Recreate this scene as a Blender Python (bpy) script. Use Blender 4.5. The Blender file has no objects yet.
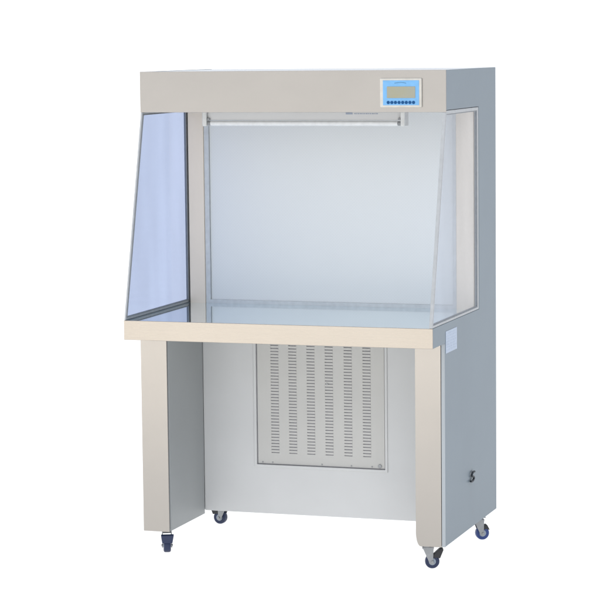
import bpy, bmesh, math, random
from mathutils import Vector, Matrix
random.seed(7)
S = bpy.context.scene
C = S.collection

# ------------------------------------------------------------------ materials
def new_mat(name):
    m = bpy.data.materials.new(name); m.use_nodes = True
    nt = m.node_tree
    return m, nt, nt.nodes["Principled BSDF"]

def noise(nt, scale, detail=3, stretch=None, rough=.5):
    tc = nt.nodes.new("ShaderNodeTexCoord")
    n = nt.nodes.new("ShaderNodeTexNoise")
    n.inputs["Scale"].default_value = scale
    n.inputs["Detail"].default_value = detail
    n.inputs["Roughness"].default_value = rough
    if stretch:
        mp = nt.nodes.new("ShaderNodeMapping")
        mp.inputs["Scale"].default_value = stretch
        nt.links.new(tc.outputs["Object"], mp.inputs["Vector"])
        nt.links.new(mp.outputs["Vector"], n.inputs["Vector"])
    else:
        nt.links.new(tc.outputs["Object"], n.inputs["Vector"])
    return n

def ramp(nt, src, c0, c1, p0=.3, p1=.7):
    r = nt.nodes.new("ShaderNodeValToRGB")
    r.color_ramp.elements[0].position = p0; r.color_ramp.elements[1].position = p1
    r.color_ramp.elements[0].color = (*c0, 1); r.color_ramp.elements[1].color = (*c1, 1)
    nt.links.new(src, r.inputs["Fac"])
    return r

def mrange(nt, src, a, b):
    r = nt.nodes.new("ShaderNodeMapRange")
    r.inputs["From Min"].default_value = .3; r.inputs["From Max"].default_value = .7
    r.inputs["To Min"].default_value = a; r.inputs["To Max"].default_value = b
    nt.links.new(src, r.inputs["Value"])
    return r

def bump(nt, p, src, strength, dist=.001):
    b = nt.nodes.new("ShaderNodeBump")
    b.inputs["Strength"].default_value = strength; b.inputs["Distance"].default_value = dist
    nt.links.new(src, b.inputs["Height"]); nt.links.new(b.outputs["Normal"], p.inputs["Normal"])

def steel(name, col, rough=.34, stretch=(2, 300, 300), var=.025, metallic=1.0, bmp=.02, wave=70):
    """brushed stainless sheet: grain runs along the axis with the small stretch"""
    m, nt, p = new_mat(name)
    p.inputs["Metallic"].default_value = metallic
    a = noise(nt, 2.6, 3)
    c0 = tuple(x * (1 - var) for x in col); c1 = tuple(min(1, x * (1 + var)) for x in col)
    nt.links.new(ramp(nt, a.outputs["Fac"], c0, c1).outputs["Color"], p.inputs["Base Color"])
    st = tuple(v * 3 if v > 10 else v for v in stretch)
    g = noise(nt, 3, 2, st)
    nt.links.new(mrange(nt, g.outputs["Fac"], rough - .018, rough + .018).outputs["Result"], p.inputs["Roughness"])
    w = noise(nt, 7, 2)                          # slight waviness of the folded sheet
    ad = nt.nodes.new("ShaderNodeMath"); ad.operation = "MULTIPLY_ADD"
    ad.inputs[1].default_value = wave; nt.links.new(w.outputs["Fac"], ad.inputs[0]); nt.links.new(g.outputs["Fac"], ad.inputs[2])
    bump(nt, p, ad.outputs[0], bmp, .0006)
    return m

def paint(name, col, rough=.45, var=.035, peel=.04, spec=.4):
    m, nt, p = new_mat(name)
    a = noise(nt, 3.5, 4)
    c0 = tuple(x * (1 - var) for x in col); c1 = tuple(min(1, x * (1 + var)) for x in col)
    nt.links.new(ramp(nt, a.outputs["Fac"], c0, c1).outputs["Color"], p.inputs["Base Color"])
    p.inputs["Roughness"].default_value = rough
    p.inputs["Specular IOR Level"].default_value = spec
    b = noise(nt, 420, 2)
    bump(nt, p, b.outputs["Fac"], peel, .0006)
    return m

def plain(name, col, rough=.5, metallic=0., spec=.5):
    m, nt, p = new_mat(name)
    a = noise(nt, 60, 2)
    nt.links.new(ramp(nt, a.outputs["Fac"], tuple(x * .94 for x in col), tuple(min(1, x * 1.05) for x in col)).outputs["Color"], p.inputs["Base Color"])
    p.inputs["Roughness"].default_value = rough; p.inputs["Metallic"].default_value = metallic
    p.inputs["Specular IOR Level"].default_value = spec
    return m

def glass(name, tint):
    """thin sheet: straight-through tinted transmission plus Schlick reflection"""
    m, nt, p = new_mat(name); nt.nodes.remove(p)
    out = nt.nodes["Material Output"]
    tr = nt.nodes.new("ShaderNodeBsdfTransparent")
    n = noise(nt, 2.2, 2, (1, 2.2, .6))
    nt.links.new(ramp(nt, n.outputs["Fac"], tuple(x * .95 for x in tint), tuple(min(1, x * 1.035) for x in tint)).outputs["Color"], tr.inputs["Color"])
    gl = nt.nodes.new("ShaderNodeBsdfGlossy"); gl.inputs["Roughness"].default_value = .02
    lw = nt.nodes.new("ShaderNodeLayerWeight"); lw.inputs["Blend"].default_value = .5
    pw = nt.nodes.new("ShaderNodeMath"); pw.operation = "POWER"; pw.inputs[1].default_value = 5
    nt.links.new(lw.outputs["Facing"], pw.inputs[0])
    mr = nt.nodes.new("ShaderNodeMapRange")
    mr.inputs["To Min"].default_value = .02; mr.inputs["To Max"].default_value = .5
    nt.links.new(pw.outputs[0], mr.inputs["Value"])
    mx = nt.nodes.new("ShaderNodeMixShader")
    nt.links.new(mr.outputs["Result"], mx.inputs[0]); nt.links.new(tr.outputs[0], mx.inputs[1]); nt.links.new(gl.outputs[0], mx.inputs[2])
    nt.links.new(mx.outputs[0], out.inputs["Surface"])
    return m

M = {}
WARM = (.425, .395, .360)
M["steel_h"] = steel("brushed_steel_fascia", (.415, .395, .372), .34, wave=110)
M["steel_apron"] = steel("brushed_steel_apron", (.452, .410, .360), .27, bmp=.003, wave=420)
M["steel_v"] = steel("brushed_steel_upright", (.41, .384, .354), .25, (300, 300, 2))
M["steel_u"] = steel("satin_steel_upright", (.87, .77, .645), .5, (300, 300, 2), .03, .0)
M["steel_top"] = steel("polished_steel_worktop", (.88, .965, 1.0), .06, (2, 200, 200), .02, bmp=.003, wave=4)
M["paint_side"] = paint("grey_powder_coat", (.195, .238, .272))
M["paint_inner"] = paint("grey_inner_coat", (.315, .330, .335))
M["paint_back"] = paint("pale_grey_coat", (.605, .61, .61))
M["vent"] = paint("pale_grey_vent_coat", (.54, .535, .515))
M["trim"] = plain("window_trim_aluminium", (.46, .47, .475), .5, .2)
M["trim_light"] = plain("filter_frame_coat", (.62, .65, .67), .4)
M["gasket"] = plain("grey_gasket", (.27, .285, .30), .6)
M["dark"] = plain("dark_interior", (.035, .037, .042), .8)
M["glass_l"] = glass("surround_blue_glass", (.648, .692, .797))  # blue of the surroundings behind the pane, put into its tint
M["glass_r"] = glass("clear_glass", (.875, .89, .92))
M["edge"] = paint("pale_edge_coat", (.40, .43, .45))
M["duct"] = plain("grey_duct_lining", (.46, .455, .50), .7)
M["white_plastic"] = plain("white_plastic", (.66, .67, .66), .4)
M["bezel"] = plain("panel_bezel_plastic", (.60, .57, .51), .4)
M["membrane"] = plain("blue_membrane", (.17, .42, .72), .35)
M["membrane_dark"] = plain("membrane_print", (.08, .24, .42), .4)
M["button"] = plain("navy_button", (.008, .075, .22), .6, spec=.2)
M["tyre"] = plain("navy_polyurethane", (.012, .024, .075), .45)
M["tyre_blue"] = plain("blue_polyurethane", (.02, .05, .20), .38)
M["hub"] = plain("hub_plastic", (.30, .35, .41), .4)
M["zinc"] = plain("zinc_plate", (.31, .32, .33), .42, .75)
M["black"] = plain("black_plastic", (.02, .021, .025), .45)
M["hook"] = plain("dark_rubber", (.010, .018, .026), .55)
M["paper"] = plain("label_paper", (.46, .53, .64), .5)
M["ink"] = plain("grey_print", (.30, .34, .42), .6)
M["ink_dark"] = plain("dark_print", (.27, .28, .29), .6)
M["tube"] = plain("frosted_lamp_glass", (.72, .735, .74), .3)

def lcd():
    m, nt, p = new_mat("lcd_glass")
    tc = nt.nodes.new("ShaderNodeTexCoord")
    n = noise(nt, 14, 2)
    r = ramp(nt, n.outputs["Fac"], (.355, .325, .19), (.34, .335, .26), .35, .65)
    nt.links.new(r.outputs["Color"], p.inputs["Base Color"]); p.inputs["Roughness"].default_value = .22
    return m
M["lcd"] = lcd()

def diffuser():
    """white perforated diffuser sheet: rows of small punched holes"""
    m, nt, p = new_mat("perforated_diffuser")
    tc = nt.nodes.new("ShaderNodeTexCoord")
    sep = nt.nodes.new("ShaderNodeSeparateXYZ"); nt.links.new(tc.outputs["Object"], sep.inputs[0])
    def wav(sock, pitch):
        a = nt.nodes.new("ShaderNodeMath"); a.operation = "MULTIPLY"; a.inputs[1].default_value = 2 * math.pi / pitch
        nt.links.new(sock, a.inputs[0])
        b = nt.nodes.new("ShaderNodeMath"); b.operation = "SINE"; nt.links.new(a.outputs[0], b.inputs[0])
        return b.outputs[0]
    mu = nt.nodes.new("ShaderNodeMath"); mu.operation = "MULTIPLY"
    nt.links.new(wav(sep.outputs["X"], .0100), mu.inputs[0]); nt.links.new(wav(sep.outputs["Z"], .0100), mu.inputs[1])
    mr = nt.nodes.new("ShaderNodeMapRange"); mr.inputs["From Min"].default_value = .35; mr.inputs["From Max"].default_value = .8
    nt.links.new(mu.outputs[0], mr.inputs["Value"])
    mix = nt.nodes.new("ShaderNodeMix"); mix.data_type = "RGBA"
    mix.inputs[6].default_value = (.79, .815, .82, 1); mix.inputs[7].default_value = (.765, .79, .80, 1)
    nt.links.new(mr.outputs["Result"], mix.inputs[0]); nt.links.new(mix.outputs[2], p.inputs["Base Color"])
    p.inputs["Roughness"].default_value = .5; p.inputs["Specular IOR Level"].default_value = .3
    return m
M["diffuser"] = diffuser()

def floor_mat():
    """white floor, part diffuse, part translucent: light added below washes out shadows"""
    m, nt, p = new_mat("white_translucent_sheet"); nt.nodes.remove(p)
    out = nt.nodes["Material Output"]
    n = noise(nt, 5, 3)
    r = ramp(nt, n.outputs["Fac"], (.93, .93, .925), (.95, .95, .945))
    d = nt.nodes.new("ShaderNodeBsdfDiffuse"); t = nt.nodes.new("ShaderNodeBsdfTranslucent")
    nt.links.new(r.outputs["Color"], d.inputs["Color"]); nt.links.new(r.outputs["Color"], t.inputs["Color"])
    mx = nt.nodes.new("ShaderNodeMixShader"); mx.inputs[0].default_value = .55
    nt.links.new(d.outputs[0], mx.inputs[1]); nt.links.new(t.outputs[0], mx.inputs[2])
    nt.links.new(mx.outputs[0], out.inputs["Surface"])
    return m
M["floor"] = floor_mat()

# ------------------------------------------------------------------ mesh helpers
def bm_new(): return bmesh.new()

def bevel_box(bm, x0, x1, y0, y1, z0, z1, b=.0, seg=2):
    t = bmesh.new()
    bmesh.ops.create_cube(t, size=1)
    for v in t.verts:
        v.co = Vector((x0 if v.co.x < 0 else x1, y0 if v.co.y < 0 else y1, z0 if v.co.z < 0 else z1))
    if b > 0:
        bmesh.ops.bevel(t, geom=t.edges[:], offset=b, segments=seg, affect='EDGES', profile=.5)
    merge(bm, t)

def merge(bm, t, mat=None):
    if mat is not None: bmesh.ops.transform(t, matrix=mat, verts=t.verts[:])
    me = bpy.data.meshes.new("tmp"); t.to_mesh(me); t.free()
    bm.from_mesh(me); bpy.data.meshes.remove(me)

def prism(bm, pts, axis, a0, a1, b=0):
    """extrude a closed 2-D outline; axis 'x': pts are (y,z); axis 'y': pts are (x,z)"""
    t = bmesh.new()
    mk = (lambda p, a: (a, p[0], p[1])) if axis == 'x' else (lambda p, a: (p[0], a, p[1]))
    lo = [t.verts.new(mk(p, a0)) for p in pts]; hi = [t.verts.new(mk(p, a1)) for p in pts]
    t.faces.new(lo); t.faces.new(hi[::-1])
    n = len(pts)
    for i in range(n):
        t.faces.new((lo[i], hi[i], hi[(i + 1) % n], lo[(i + 1) % n]))
    bmesh.ops.recalc_face_normals(t, faces=t.faces[:])
    if b: bmesh.ops.bevel(t, geom=t.edges[:], offset=b, segments=2, affect='EDGES', profile=.5)
    merge(bm, t)

def ring(bm, outer, inner, axis, a0, a1):
    """closed frame between two outlines of equal length"""
    t = bmesh.new()
    mk = (lambda p, a: (a, p[0], p[1])) if axis == 'x' else (lambda p, a: (p[0], a, p[1]))
    n = len(outer)
    V = [[t.verts.new(mk(p, a)) for p in L] for L in (outer, inner) for a in (a0, a1)]
    o0, o1, i0, i1 = V
    for i in range(n):
        j = (i + 1) % n
        t.faces.new((o0[i], o0[j], i0[j], i0[i])); t.faces.new((o1[i], i1[i], i1[j], o1[j]))
        t.faces.new((o0[i], o1[i], o1[j], o0[j])); t.faces.new((i0[i], i0[j], i1[j], i1[i]))
    bmesh.ops.recalc_face_normals(t, faces=t.faces[:])
    bmesh.ops.bevel(t, geom=t.edges[:], offset=.0012, segments=2, affect='EDGES', profile=.5)
    merge(bm, t)

def cyl(bm, p0, p1, r, seg=32, r2=None, b=0):
    p0, p1 = Vector(p0), Vector(p1); d = p1 - p0
    t = bmesh.new()
    bmesh.ops.create_cone(t, cap_ends=True, segments=seg, radius1=r, radius2=r if r2 is None else r2, depth=d.length)
    if b:
        es = [e for e in t.edges if any(len(f.verts) > 4 for f in e.link_faces)]
        bmesh.ops.bevel(t, geom=es, offset=b, segments=3, affect='EDGES', profile=.5)
    q = d.to_track_quat('Z', 'Y').to_matrix().to_4x4()
    merge(bm, t, Matrix.Translation((p0 + p1) / 2) @ q)

def lathe(bm, prof, axis_pt, axis='x', seg=40):
    """prof: list of (offset along axis, radius)"""
    t = bmesh.new(); rings = []
    for a, r in prof:
        R = []
        for k in range(seg):
            th = 2 * math.pi * k / seg
            R.append(t.verts.new((a, r * math.cos(th), r * math.sin(th))))
        rings.append(R)
    for i in range(len(rings) - 1):
        for k in range(seg):
            l = (k + 1) % seg
            t.faces.new((rings[i][k], rings[i][l], rings[i + 1][l], rings[i + 1][k]))
    t.faces.new(rings[0][::-1]); t.faces.new(rings[-1])
    bmesh.ops.recalc_face_normals(t, faces=t.faces[:])
    merge(bm, t, Matrix.Translation(axis_pt))

def tube(bm, pts, r, seg=12):
    for a, b in zip(pts[:-1], pts[1:]): cyl(bm, a, b, r, seg)

def obj(name, bm, mat, parent=None, smooth=False):
    me = bpy.data.meshes.new(name); bm.to_mesh(me); bm.free()
    me.materials.append(mat)
    if smooth:
        for p in me.polygons: p.use_smooth = True
        try: me.set_sharp_from_angle(angle=math.radians(38))
        except Exception: pass
    o = bpy.data.objects.new(name, me); C.objects.link(o); o.parent = parent
    if smooth:                                  # keep big flat faces flat between their rounded edges
        wn = o.modifiers.new("weighted_normals", 'WEIGHTED_NORMAL'); wn.weight = 100; wn.keep_sharp = True
    return o

def box(name, mat, parent, x0, x1, y0, y1, z0, z1, b=.0015):
    bm = bm_new(); bevel_box(bm, x0, x1, y0, y1, z0, z1, b)
    return obj(name, bm, mat, parent, True)

# ------------------------------------------------------------------ dimensions (fitted to the photograph; cabinet width = 1)
G = -.042
YH, YL, YF, YB, YW = .1689, .1351, .5507, .7903, .4498
ZT, ZH, ZC, ZA, ZB = 1.5864 + G, 1.4586 + G, .814 + G, .7539 + G, .1235 + G
TL, TR = .0921, .9056

bench = bpy.data.objects.new("clean_bench", None); C.objects.link(bench)
bench["label"] = "steel laminar flow clean bench on four casters with glass side windows and blue control panel"
bench["category"] = "clean bench"

# side panels: painted shell with the window cut out of the upper front
side = [(YL + .004, ZB), (YB, ZB), (YB, ZT), (YH + .002, ZT), (YH + .002, ZH + .006), (.566, ZH + .006), (.566, ZC + .001), (.004, ZC + .001), (.004, ZA), (YL + .004, ZA)]
bm = bm_new(); prism(bm, side, 'x', .988, 1.0, .0012); side_r = obj("side_panel", bm, M["paint_side"], bench, True)
bm = bm_new(); prism(bm, side, 'x', 0, .012, .0012); side_l = obj("side_panel", bm, M["paint_side"], bench, True)
# knee-space linings behind the legs
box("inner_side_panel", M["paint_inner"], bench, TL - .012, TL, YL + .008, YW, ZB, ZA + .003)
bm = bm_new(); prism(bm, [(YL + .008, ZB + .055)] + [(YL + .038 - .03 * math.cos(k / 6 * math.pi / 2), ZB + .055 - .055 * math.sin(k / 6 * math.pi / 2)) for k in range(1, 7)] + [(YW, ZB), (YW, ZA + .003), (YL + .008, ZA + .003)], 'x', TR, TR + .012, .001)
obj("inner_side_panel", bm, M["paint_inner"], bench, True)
# back and top, underside of the rear box
box("rear_panel", M["paint_side"], bench, .0125, .9875, YB - .012, YB - .001, ZB + .001, ZT - .001)
box("top_cover", M["white_plastic"], bench, .0125, .9875, YH + .004, YB - .0125, ZT - .012, ZT - .001)
box("bottom_panel", M["paint_side"], bench, .0125, .9875, YW + .013, YB - .0125, ZB + .012, ZB + .022)

# header fascia with folded lower lip
bm = bm_new()
bevel_box(bm, 0.0, 1.0, YH - .002, YH + .0015, ZH, ZT + .0005, .0012)
bevel_box(bm, 0.0125, .9875, YH + .0017, YF - .002, ZH - .0005, ZH + .004, .001)
obj("header_fascia", bm, M["steel_h"], bench, True)

# worktop with apron
bm = bm_new(); bevel_box(bm, .0125, .9875, .006, YF + .012, ZC - .012, ZC, .0008)
wt = obj("worktop", bm, M["steel_top"], bench, True)
bm = bm_new(); bevel_box(bm, 0, 1.0, -.0005, .0035, ZA, ZC + .0012, .0015)
obj("apron", bm, M["steel_apron"], wt, True)
bm = bm_new(); bevel_box(bm, .0125, .9875, .0045, YW - .001, ZA + .004, ZA + .010, 0)
obj("underside_sheet", bm, M["white_plastic"], wt, True)  # unseen underside, whitened to bounce light onto the kneehole panel

# legs: folded steel front covers
box("leg", M["steel_v"], bench, 0, .0885, YL, YL + .0035, ZB - .002, ZA + .002, .0013)
rc, pts = .024, []
x0, x1, z0, z1 = TR, .9876, ZB - .002, ZA + .002
for k in range(9):                       # rounded lower inner corner
    a = math.pi + k / 8 * math.pi / 2
    pts.append((x0 + .015 + .015 * math.cos(a), z0 + .046 + .046 * math.sin(a)))
pts += [(x1, z0), (x1, z1), (x0, z1)]
bm = bm_new(); prism(bm, pts, 'y', YL, YL + .0035, .0009); bevel_box(bm, .9850, .9876, YL + .0030, YL + .03, z0 + .0005, z1 - .001, .0005)
obj("leg", bm, M["steel_v"], bench, True)

# pale folded edge where the right side panel meets the leg
box("corner_edge", M["edge"], bench, .9890, 1.0002, YL + .0004, YL + .0036, ZB - .001, ZA - .0006, .0008)

# steel uprights flanking the filter
box("upright", M["steel_u"], bench, .0125, .066, YF, YF + .020, ZC - .0006, ZH - .001)
box("upright", M["steel_u"], bench, .9285, .9875, YF, YF + .020, ZC - .0006, ZH - .001)

# filter face
fl = box("filter_panel", M["diffuser"], bench, .084, .915, YF + .012, YF + .020, ZC + .012, ZH - .004, .0006)
bm = bm_new()
ring(bm, [(.0665, ZC - .0006), (.928, ZC - .0006), (.928, ZH - .001), (.0665, ZH - .001)],
     [(.083, ZC + .012), (.916, ZC + .012), (.916, ZH - .004), (.083, ZH - .004)], 'y', YF + .004, YF + .0195)
obj("filter_frame", bm, M["trim_light"], fl, True)

# side windows
def window(x0, x1, gl, name="side_window"):
    o = [(.001, ZC + .0015), (.5655, ZC + .0015), (.5655, ZH + .0045), (YH + .001, ZH + .0045)]
    # front-top corner sits under the header's lower front edge
    o[3] = (YH - .001, ZH - .0005); o = o[:3] + [(YH + .003, ZH + .0045), (YH - .001, ZH - .0008)]
    i = [(.0105, ZC + .0095), (.5505, ZC + .0095), (.5505, ZH - .0060), (YH + .0085, ZH - .0065), (YH + .0055, ZH - .0125)]
    bm = bm_new(); ring(bm, o, i, 'x', x0, x1)
    fr = obj(name, bm, M["trim"], bench, True)
    xm = (x0 + x1) / 2
    e = .003
    p = [(i[0][0] - e, i[0][1] - e), (i[1][0] + e, i[1][1] - e), (i[2][0] + e, i[2][1] + e), (i[3][0], i[3][1] + e), (i[4][0] - e, i[4][1])]
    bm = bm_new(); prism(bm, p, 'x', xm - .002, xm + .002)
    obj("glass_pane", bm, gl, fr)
    # thin black seal round the glass
    j = [(i[0][0] + .004, i[0][1] + .003), (i[1][0] - .003, i[1][1] + .003), (i[2][0] - .003, i[2][1] - .003), (i[3][0] + .003, i[3][1] - .003), (i[4][0] + .0038, i[4][1] - .002)]
    bm = bm_new(); ring(bm, i, j, 'x', xm - .004, xm + .004)
    obj("seal", bm, M["gasket"], fr, True)
    return fr
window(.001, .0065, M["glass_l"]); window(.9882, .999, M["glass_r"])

# knee-space rear panel with vent opening
VX0, VX1, VZ0, VZ1 = .277, .716, .2555, .694
bm = bm_new()
ring(bm, [(TL + .0003, ZB + .0115), (TR - .0003, ZB + .0115), (TR - .0003, ZA + .003), (TL + .0003, ZA + .003)],
     [(VX0, VZ0), (VX1, VZ0), (VX1, VZ1), (VX0, VZ1)], 'y', YW, YW + .012)
kp = obj("kneehole_panel", bm, M["paint_back"], bench, True)
# raised lip round the opening
bm = bm_new()
ring(bm, [(VX0 - .0085, VZ0 - .0085), (VX1 + .0085, VZ0 - .0085), (VX1 + .0085, VZ1 + .004), (VX0 - .0085, VZ1 + .004)],
     [(VX0 + .0002, VZ0 + .0002), (VX1 - .0002, VZ0 + .0002), (VX1 - .0002, VZ1), (VX0 + .0002, VZ1)], 'y', YW - .0028, YW - .0003)
obj("opening_lip", bm, M["paint_back"], kp, True)
# vent panel: real slots through the sheet, dark box behind
g = .0032
ax0, ax1, az0, az1 = VX0 + g, VX1 - g, VZ0 + g, VZ1 - .002
cols = [.3402, .4018, .4640, .5262, .5905, .6538]; hw = .0135
pit, sh, sz0 = .01012, .0026, .2945
nsl = int((az1 - .01 - sz0) / pit)
bm = bm_new()
yv0, yv1 = YW + .004, YW + .0055
def sheet(x0, x1, z0, z1): bevel_box(bm, x0, x1, yv0, yv1, z0, z1, 0)
xs = [ax0] + [v for c in cols for v in (c - hw, c + hw)] + [ax1]
for k in range(0, len(xs), 2): sheet(xs[k], xs[k + 1], az0, az1)
for c in cols:
    sheet(c - hw, c + hw, az0, sz0)
    for k in range(nsl):
        z = sz0 + k * pit
        bevel_box(bm, c - hw, c + hw, yv0 - .0006, yv1, z + sh, (z + pit) if k < nsl - 1 else az1, .0004, 1)
vent = obj("vent_panel", bm, M["vent"], bench, False)
box("duct_backing", M["duct"], vent, VX0 + .0006, VX1 - .0006, YW + .0078, YW + .0110, VZ0 + .0006, VZ1 - .001, 0)
bm = bm_new(); cyl(bm, (.5200, yv0 - .0025, .529), (.5200, yv0 + .001, .529), .0034, 20, b=.0008)
obj("screw", bm, M["zinc"], vent, True)
bm = bm_new(); cyl(bm, (.6965, yv0 - .003, .2665), (.6965, yv0 + .001, .2665), .0062, 24, b=.001)
obj("latch", bm, M["zinc"], vent, True)
for x in (.296, .33, .5, .6, .67):
    bm = bm_new(); cyl(bm, (x, yv0 - .0014, .2635), (x, yv0 + .001, .2635), .0026, 14, b=.0006); obj("screw", bm, M["zinc"], vent, True)

# lamp under the header
LY = .30
bm = bm_new(); bevel_box(bm, .182, .823, LY - .012, LY + .020, ZH - .0285, ZH - .0012, .002)
lf = obj("lamp_fixture", bm, M["paint_back"], bench, True)
bm = bm_new(); cyl(bm, (.192, LY - .012, ZH - .0385), (.813, LY - .012, ZH - .0385), .0082, 28, b=.002)
obj("lamp_tube", bm, M["tube"], lf, True)
for x0, x1 in ((.167, .1815), (.8235, .838)):
    bm = bm_new(); bevel_box(bm, x0, x1, LY - .024, LY + .020, ZH - .0475, ZH - .0012, .003, 3)
    obj("lamp_holder", bm, M["white_plastic"], lf, True)
for x0, x1 in ((.1816, .1915), (.8135, .8234)):
    bm = bm_new()
    cyl(bm, (x0, LY - .012, ZH - .0385), (x1, LY - .012, ZH - .0385), .0070, 24, b=.001)
    bevel_box(bm, x0 + .001, x1 - .001, LY - .020, LY - .012, ZH - .0290, ZH - .0215, .001)
    obj("tube_pins", bm, M["ink_dark"], lf, True)
bm = bm_new()
bevel_box(bm, .643, .665, LY - .0128, LY - .0118, ZH - .0105, ZH - .0045, 0)
x = .671
while x < .742:
    w = random.choice((.003, .0045, .006)); bevel_box(bm, x, x + w, LY - .0126, LY - .0118, ZH - .0098, ZH - .0066, 0); x += w + .0022
obj("printed_marking", bm, M["ink"], lf, True)

# control panel
cy = YH - .002
bm = bm_new(); bevel_box(bm, .792, .925, cy - .007, cy + .001, 1.473 + G, 1.562 + G, .003, 3)
cp = obj("control_panel", bm, M["bezel"], bench, True)
bm = bm_new(); bevel_box(bm, .8025, .9170, cy - .0082, cy - .0065, 1.4800 + G, 1.5556 + G, .0006)
obj("membrane", bm, M["membrane"], cp, True)
bm = bm_new(); bevel_box(bm, .8155, .9052, cy - .0092, cy - .0080, 1.5018 + G, 1.5370 + G, .0005)
obj("display", bm, M["lcd"], cp, True)
for k in range(8):
    bxx = .8195 + k * .01145
    bm = bm_new(); cyl(bm, (bxx, cy - .0096, 1.4884 + G), (bxx, cy - .0080, 1.4884 + G), .0049, 24, b=.0007)
    obj("button", bm, M["button"], cp, True)
bm = bm_new()
for k in range(11):                        # small arched line of print over the display
    u = k / 10 - .5
    bevel_box(bm, .858 + u * .034 - .0012, .858 + u * .034 + .0012, cy - .0085, cy - .0080, 1.5478 + G - u * u * .008, 1.5506 + G - u * u * .008, 0)
obj("panel_print", bm, M["membrane_dark"], cp)

# rating label on the side of the bench
bm = bm_new(); prism(bm, [(.148, .722 + G), (.280, .722 + G), (.280, .790 + G), (.148, .790 + G)], 'x', 1.0003, 1.0010)
lb = obj("rating_label", bm, M["paper"], bench)
bm = bm_new()
for r in range(7):
    z = .783 + G - r * .0085; y = .158
    while y < .268:
        w = random.uniform(.010, .030); w = min(w, .272 - y)
        bevel_box(bm, 1.0011, 1.0013, y, y + w, z - .0022, z, 0); y += w + .006
obj("label_print", bm, plain("label_ink", (.47, .54, .66), .6), lb)

# power cable stub on the right side
bm = bm_new()
hz, hy = .290 + G, .4535
ctl0 = [(hy + .022, .0125), (hy + .002, .0135), (hy - .014, .006), (hy - .004, .0005), (hy + .012, -.004), (hy + .012, -.011), (hy - .008, -.0155), (hy - .030, -.012)]
ctl = [(hy + (a - hy) * .95, b * .95) for a, b in ctl0]
pp = [Vector((1.006, a, hz + b)) for a, b in ctl]
sm = []
for i in range(len(pp) - 1):
    a, b, c, d = pp[max(i - 1, 0)], pp[i], pp[i + 1], pp[min(i + 2, len(pp) - 1)]
    for k in range(6):
        t = k / 6
        sm.append(.5 * ((2 * b) + (c - a) * t + (2 * a - 5 * b + 4 * c - d) * t * t + (3 * b - a - 3 * c + d) * t ** 3))
sm.append(pp[-1])
t = bmesh.new()
rings = []
for i, q in enumerate(sm):
    d = (sm[min(i + 1, len(sm) - 1)] - sm[max(i - 1, 0)]).normalized()
    n1 = Vector((1, 0, 0)); n2 = d.cross(n1).normalized()
    rings.append([t.verts.new(q + .0034 * (math.cos(2 * math.pi * k / 12) * n1 + math.sin(2 * math.pi * k / 12) * n2)) for k in range(12)])
for i in range(len(rings) - 1):
    for k in range(12): t.faces.new((rings[i][k], rings[i][(k + 1) % 12], rings[i + 1][(k + 1) % 12], rings[i + 1][k]))
t.faces.new(rings[0][::-1]); t.faces.new(rings[-1])
bmesh.ops.recalc_face_normals(t, faces=t.faces[:]); bm = bm_new(); merge(bm, t)
obj("cable_hook", bm, M["hook"], bench, True)

# casters
def caster(x, y, rot, tyre, pw=.0125, pl=1.0, scale=1.0):
    e = bpy.data.objects.new("caster", None); C.objects.link(e); e.parent = bench
    e.location = (x, y, 0); e.rotation_euler = (0, 0, rot)
    H = ZB - .002; R = .0225 * scale; off = .017
    bm = bm_new()
    bevel_box(bm, -.024, .024, -.024, .024, H - .004, H - .0003, .001)
    cyl(bm, (0, 0, H - .010), (0, 0, H - .003), .0175, 28, .020, b=.001)
    obj("mounting_plate", bm, M["zinc"], e, True)
    bm = bm_new()                               # fork: crown and two cheeks
    bevel_box(bm, -.0155, .0155, -.014, .022, H - .017, H - .0095, .002)
    for s in (-1, 1):
        xx = s * .0145
        prism(bm, [(-.013, H - .012), (.021, H - .012), (.019, R + .002), (off + .007, R - .007), (off - .006, R - .008), (off - .012, R + .003)], 'x', xx - .0012, xx + .0012, .0005)
    cyl(bm, (-.0185, off, R), (.0185, off, R), .0042, 16, b=.0008)
    obj("fork", bm, M["zinc"], e, True)
    bm = bm_new()
    pr = [(-.0098, R - .009), (-.0115, R - .004), (-.0095, R - .001), (-.005, R), (.005, R), (.0095, R - .001), (.0115, R - .004), (.0098, R - .009)]
    lathe(bm, pr, (0, off, R), 'x', 44); obj("tyre", bm, tyre, e, True)
    bm = bm_new()
    lathe(bm, [(-.0122, .004), (-.0122, .0075), (-.0108, R - .0115), (.0108, R - .0115), (.0122, .0075), (.0122, .004)], (0, off, R), 'x', 36); obj("hub", bm, M["hub"], e, True)
    bm = bm_new()                               # brake pedal: sloping tread leaning out over the wheel
    q = [(off - .006, R + .0125), (off - .002, R + .017), (off + .022 * pl, R + .017 + .022 * pl), (off + .031 * pl, R + .017 + .025 * pl), (off + .035 * pl, R + .017 + .020 * pl), (off + .024, R + .010), (off + .012, R + .0125)]
    prism(bm, q, 'x', -pw, pw, .0015)
    if pw > .015:                               # shield-shaped tread, narrower towards the wheel
        zs = [v.co.z for v in bm.verts]; lo, hi = min(zs), max(zs)
        for v in bm.verts:
            u = (v.co.z - lo) / (hi - lo); v.co.x *= .80 + .22 * min(1, u * 2.2)
    obj("brake_pedal", bm, M["black"] if pw < .015 else M["tyre"], e, True)
    return e
caster(.0475, .215, math.radians(180 + 24), M["tyre"], .0200)
caster(.9250, .190, math.radians(-72), M["tyre"])
caster(.966, .660, math.radians(-62), M["tyre_blue"], .0115, .45)
caster(.074, .690, math.radians(84), M["tyre"])

# ------------------------------------------------------------------ setting
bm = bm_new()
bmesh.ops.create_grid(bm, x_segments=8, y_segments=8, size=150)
gd = obj("ground", bm, M["floor"]); gd["kind"] = "structure"; gd["label"] = "white translucent surface under the bench, lit from below"

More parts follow.
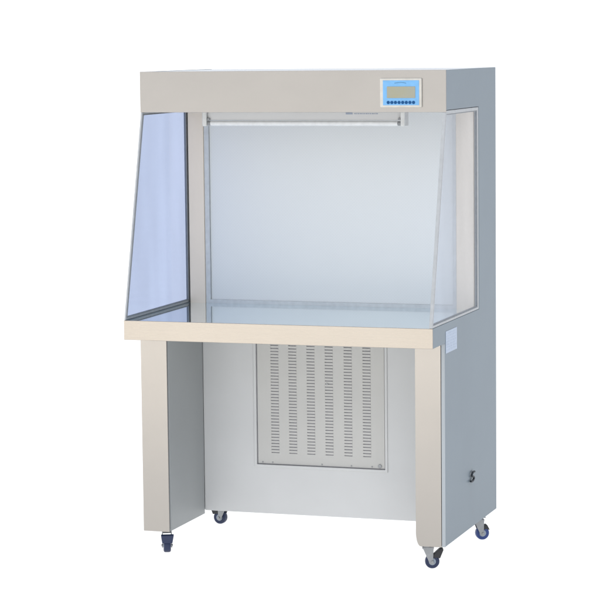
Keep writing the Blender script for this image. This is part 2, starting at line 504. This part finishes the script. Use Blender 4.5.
# surround light set by direction; BELOW is added to shine up through the floor
w = bpy.data.worlds.new("World"); S.world = w; w.use_nodes = True
nt = w.node_tree; bg = nt.nodes["Background"]
tc = nt.nodes.new("ShaderNodeTexCoord"); sp = nt.nodes.new("ShaderNodeSeparateXYZ")
nt.links.new(tc.outputs["Generated"], sp.inputs[0])
def smooth(sock, a, b):
    r = nt.nodes.new("ShaderNodeMapRange"); r.interpolation_type = "SMOOTHSTEP"
    r.inputs["From Min"].default_value = a; r.inputs["From Max"].default_value = b
    nt.links.new(sock, r.inputs["Value"]); return r.outputs["Result"]
def mixc(f, a, b):
    m = nt.nodes.new("ShaderNodeMix"); m.data_type = "RGBA"
    nt.links.new(f, m.inputs[0])
    for i, q in ((6, a), (7, b)):
        if isinstance(q, tuple): m.inputs[i].default_value = (*q, 1)
        else: nt.links.new(q, m.inputs[i])
    return m.outputs[2]
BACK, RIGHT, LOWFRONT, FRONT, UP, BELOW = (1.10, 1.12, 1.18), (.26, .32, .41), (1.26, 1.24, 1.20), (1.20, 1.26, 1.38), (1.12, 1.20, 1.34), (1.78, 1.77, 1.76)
f = mixc(smooth(sp.outputs["Z"], .10, .40), LOWFRONT, FRONT)
c = mixc(smooth(sp.outputs["Y"], .15, -.5), BACK, f)
c = mixc(smooth(sp.outputs["Z"], .45, .9), c, UP)
c = mixc(smooth(sp.outputs["X"], .42, .8), c, RIGHT)
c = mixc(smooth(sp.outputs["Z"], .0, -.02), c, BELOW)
nt.links.new(c, bg.inputs["Color"]); bg.inputs["Strength"].default_value = 1.0

def area(name, loc, target, size, power, col):
    l = bpy.data.lights.new(name, "AREA"); l.shape = "RECTANGLE"; l.size, l.size_y = size; l.energy = power; l.color = col; l.spread = math.radians(110)
    o = bpy.data.objects.new(name, l); C.objects.link(o); o.location = loc
    o.rotation_euler = (Vector(target) - Vector(loc)).to_track_quat('-Z', 'Y').to_euler()
    return o
area("added_floor_lamp", (-1.5, -5.7, 3.0), (-1.5, -5.7, 0), (3.2, 3.0), 230, (1, .92, .80))  # added lamp, brightens the floor that the apron and legs reflect

# ------------------------------------------------------------------ camera (solved from the photograph)
cx, cyy, cz, yaw, pitch, roll, f, ppx, ppy = 2.9547, -7.1129, 1.6804 + G, -.3225, .1043, -.0106, 2473.166, -1.195, -.868
CX = (cx, cyy, cz)
fwd = Vector((math.sin(yaw) * math.cos(pitch), math.cos(yaw) * math.cos(pitch), -math.sin(pitch)))
right = Vector((math.cos(yaw), -math.sin(yaw), 0)); up = right.cross(fwd)
r2 = math.cos(roll) * right + math.sin(roll) * up; u2 = -math.sin(roll) * right + math.cos(roll) * up
cam = bpy.data.cameras.new("camera"); co = bpy.data.objects.new("camera", cam); C.objects.link(co)
mt = Matrix((r2, u2, -fwd)).transposed().to_4x4(); mt.translation = Vector(CX); co.matrix_world = mt
cam.sensor_width = 36; cam.lens = f * 36 / 600
cam.shift_x = -ppx / 600; cam.shift_y = ppy / 600
cam.clip_start = .1; cam.clip_end = 1000
S.camera = co
S.view_settings.view_transform = 'Standard'; S.view_settings.look = 'None'
S.view_settings.exposure = 0; S.view_settings.gamma = 1
S.cycles.max_bounces = 10; S.cycles.transparent_max_bounces = 16
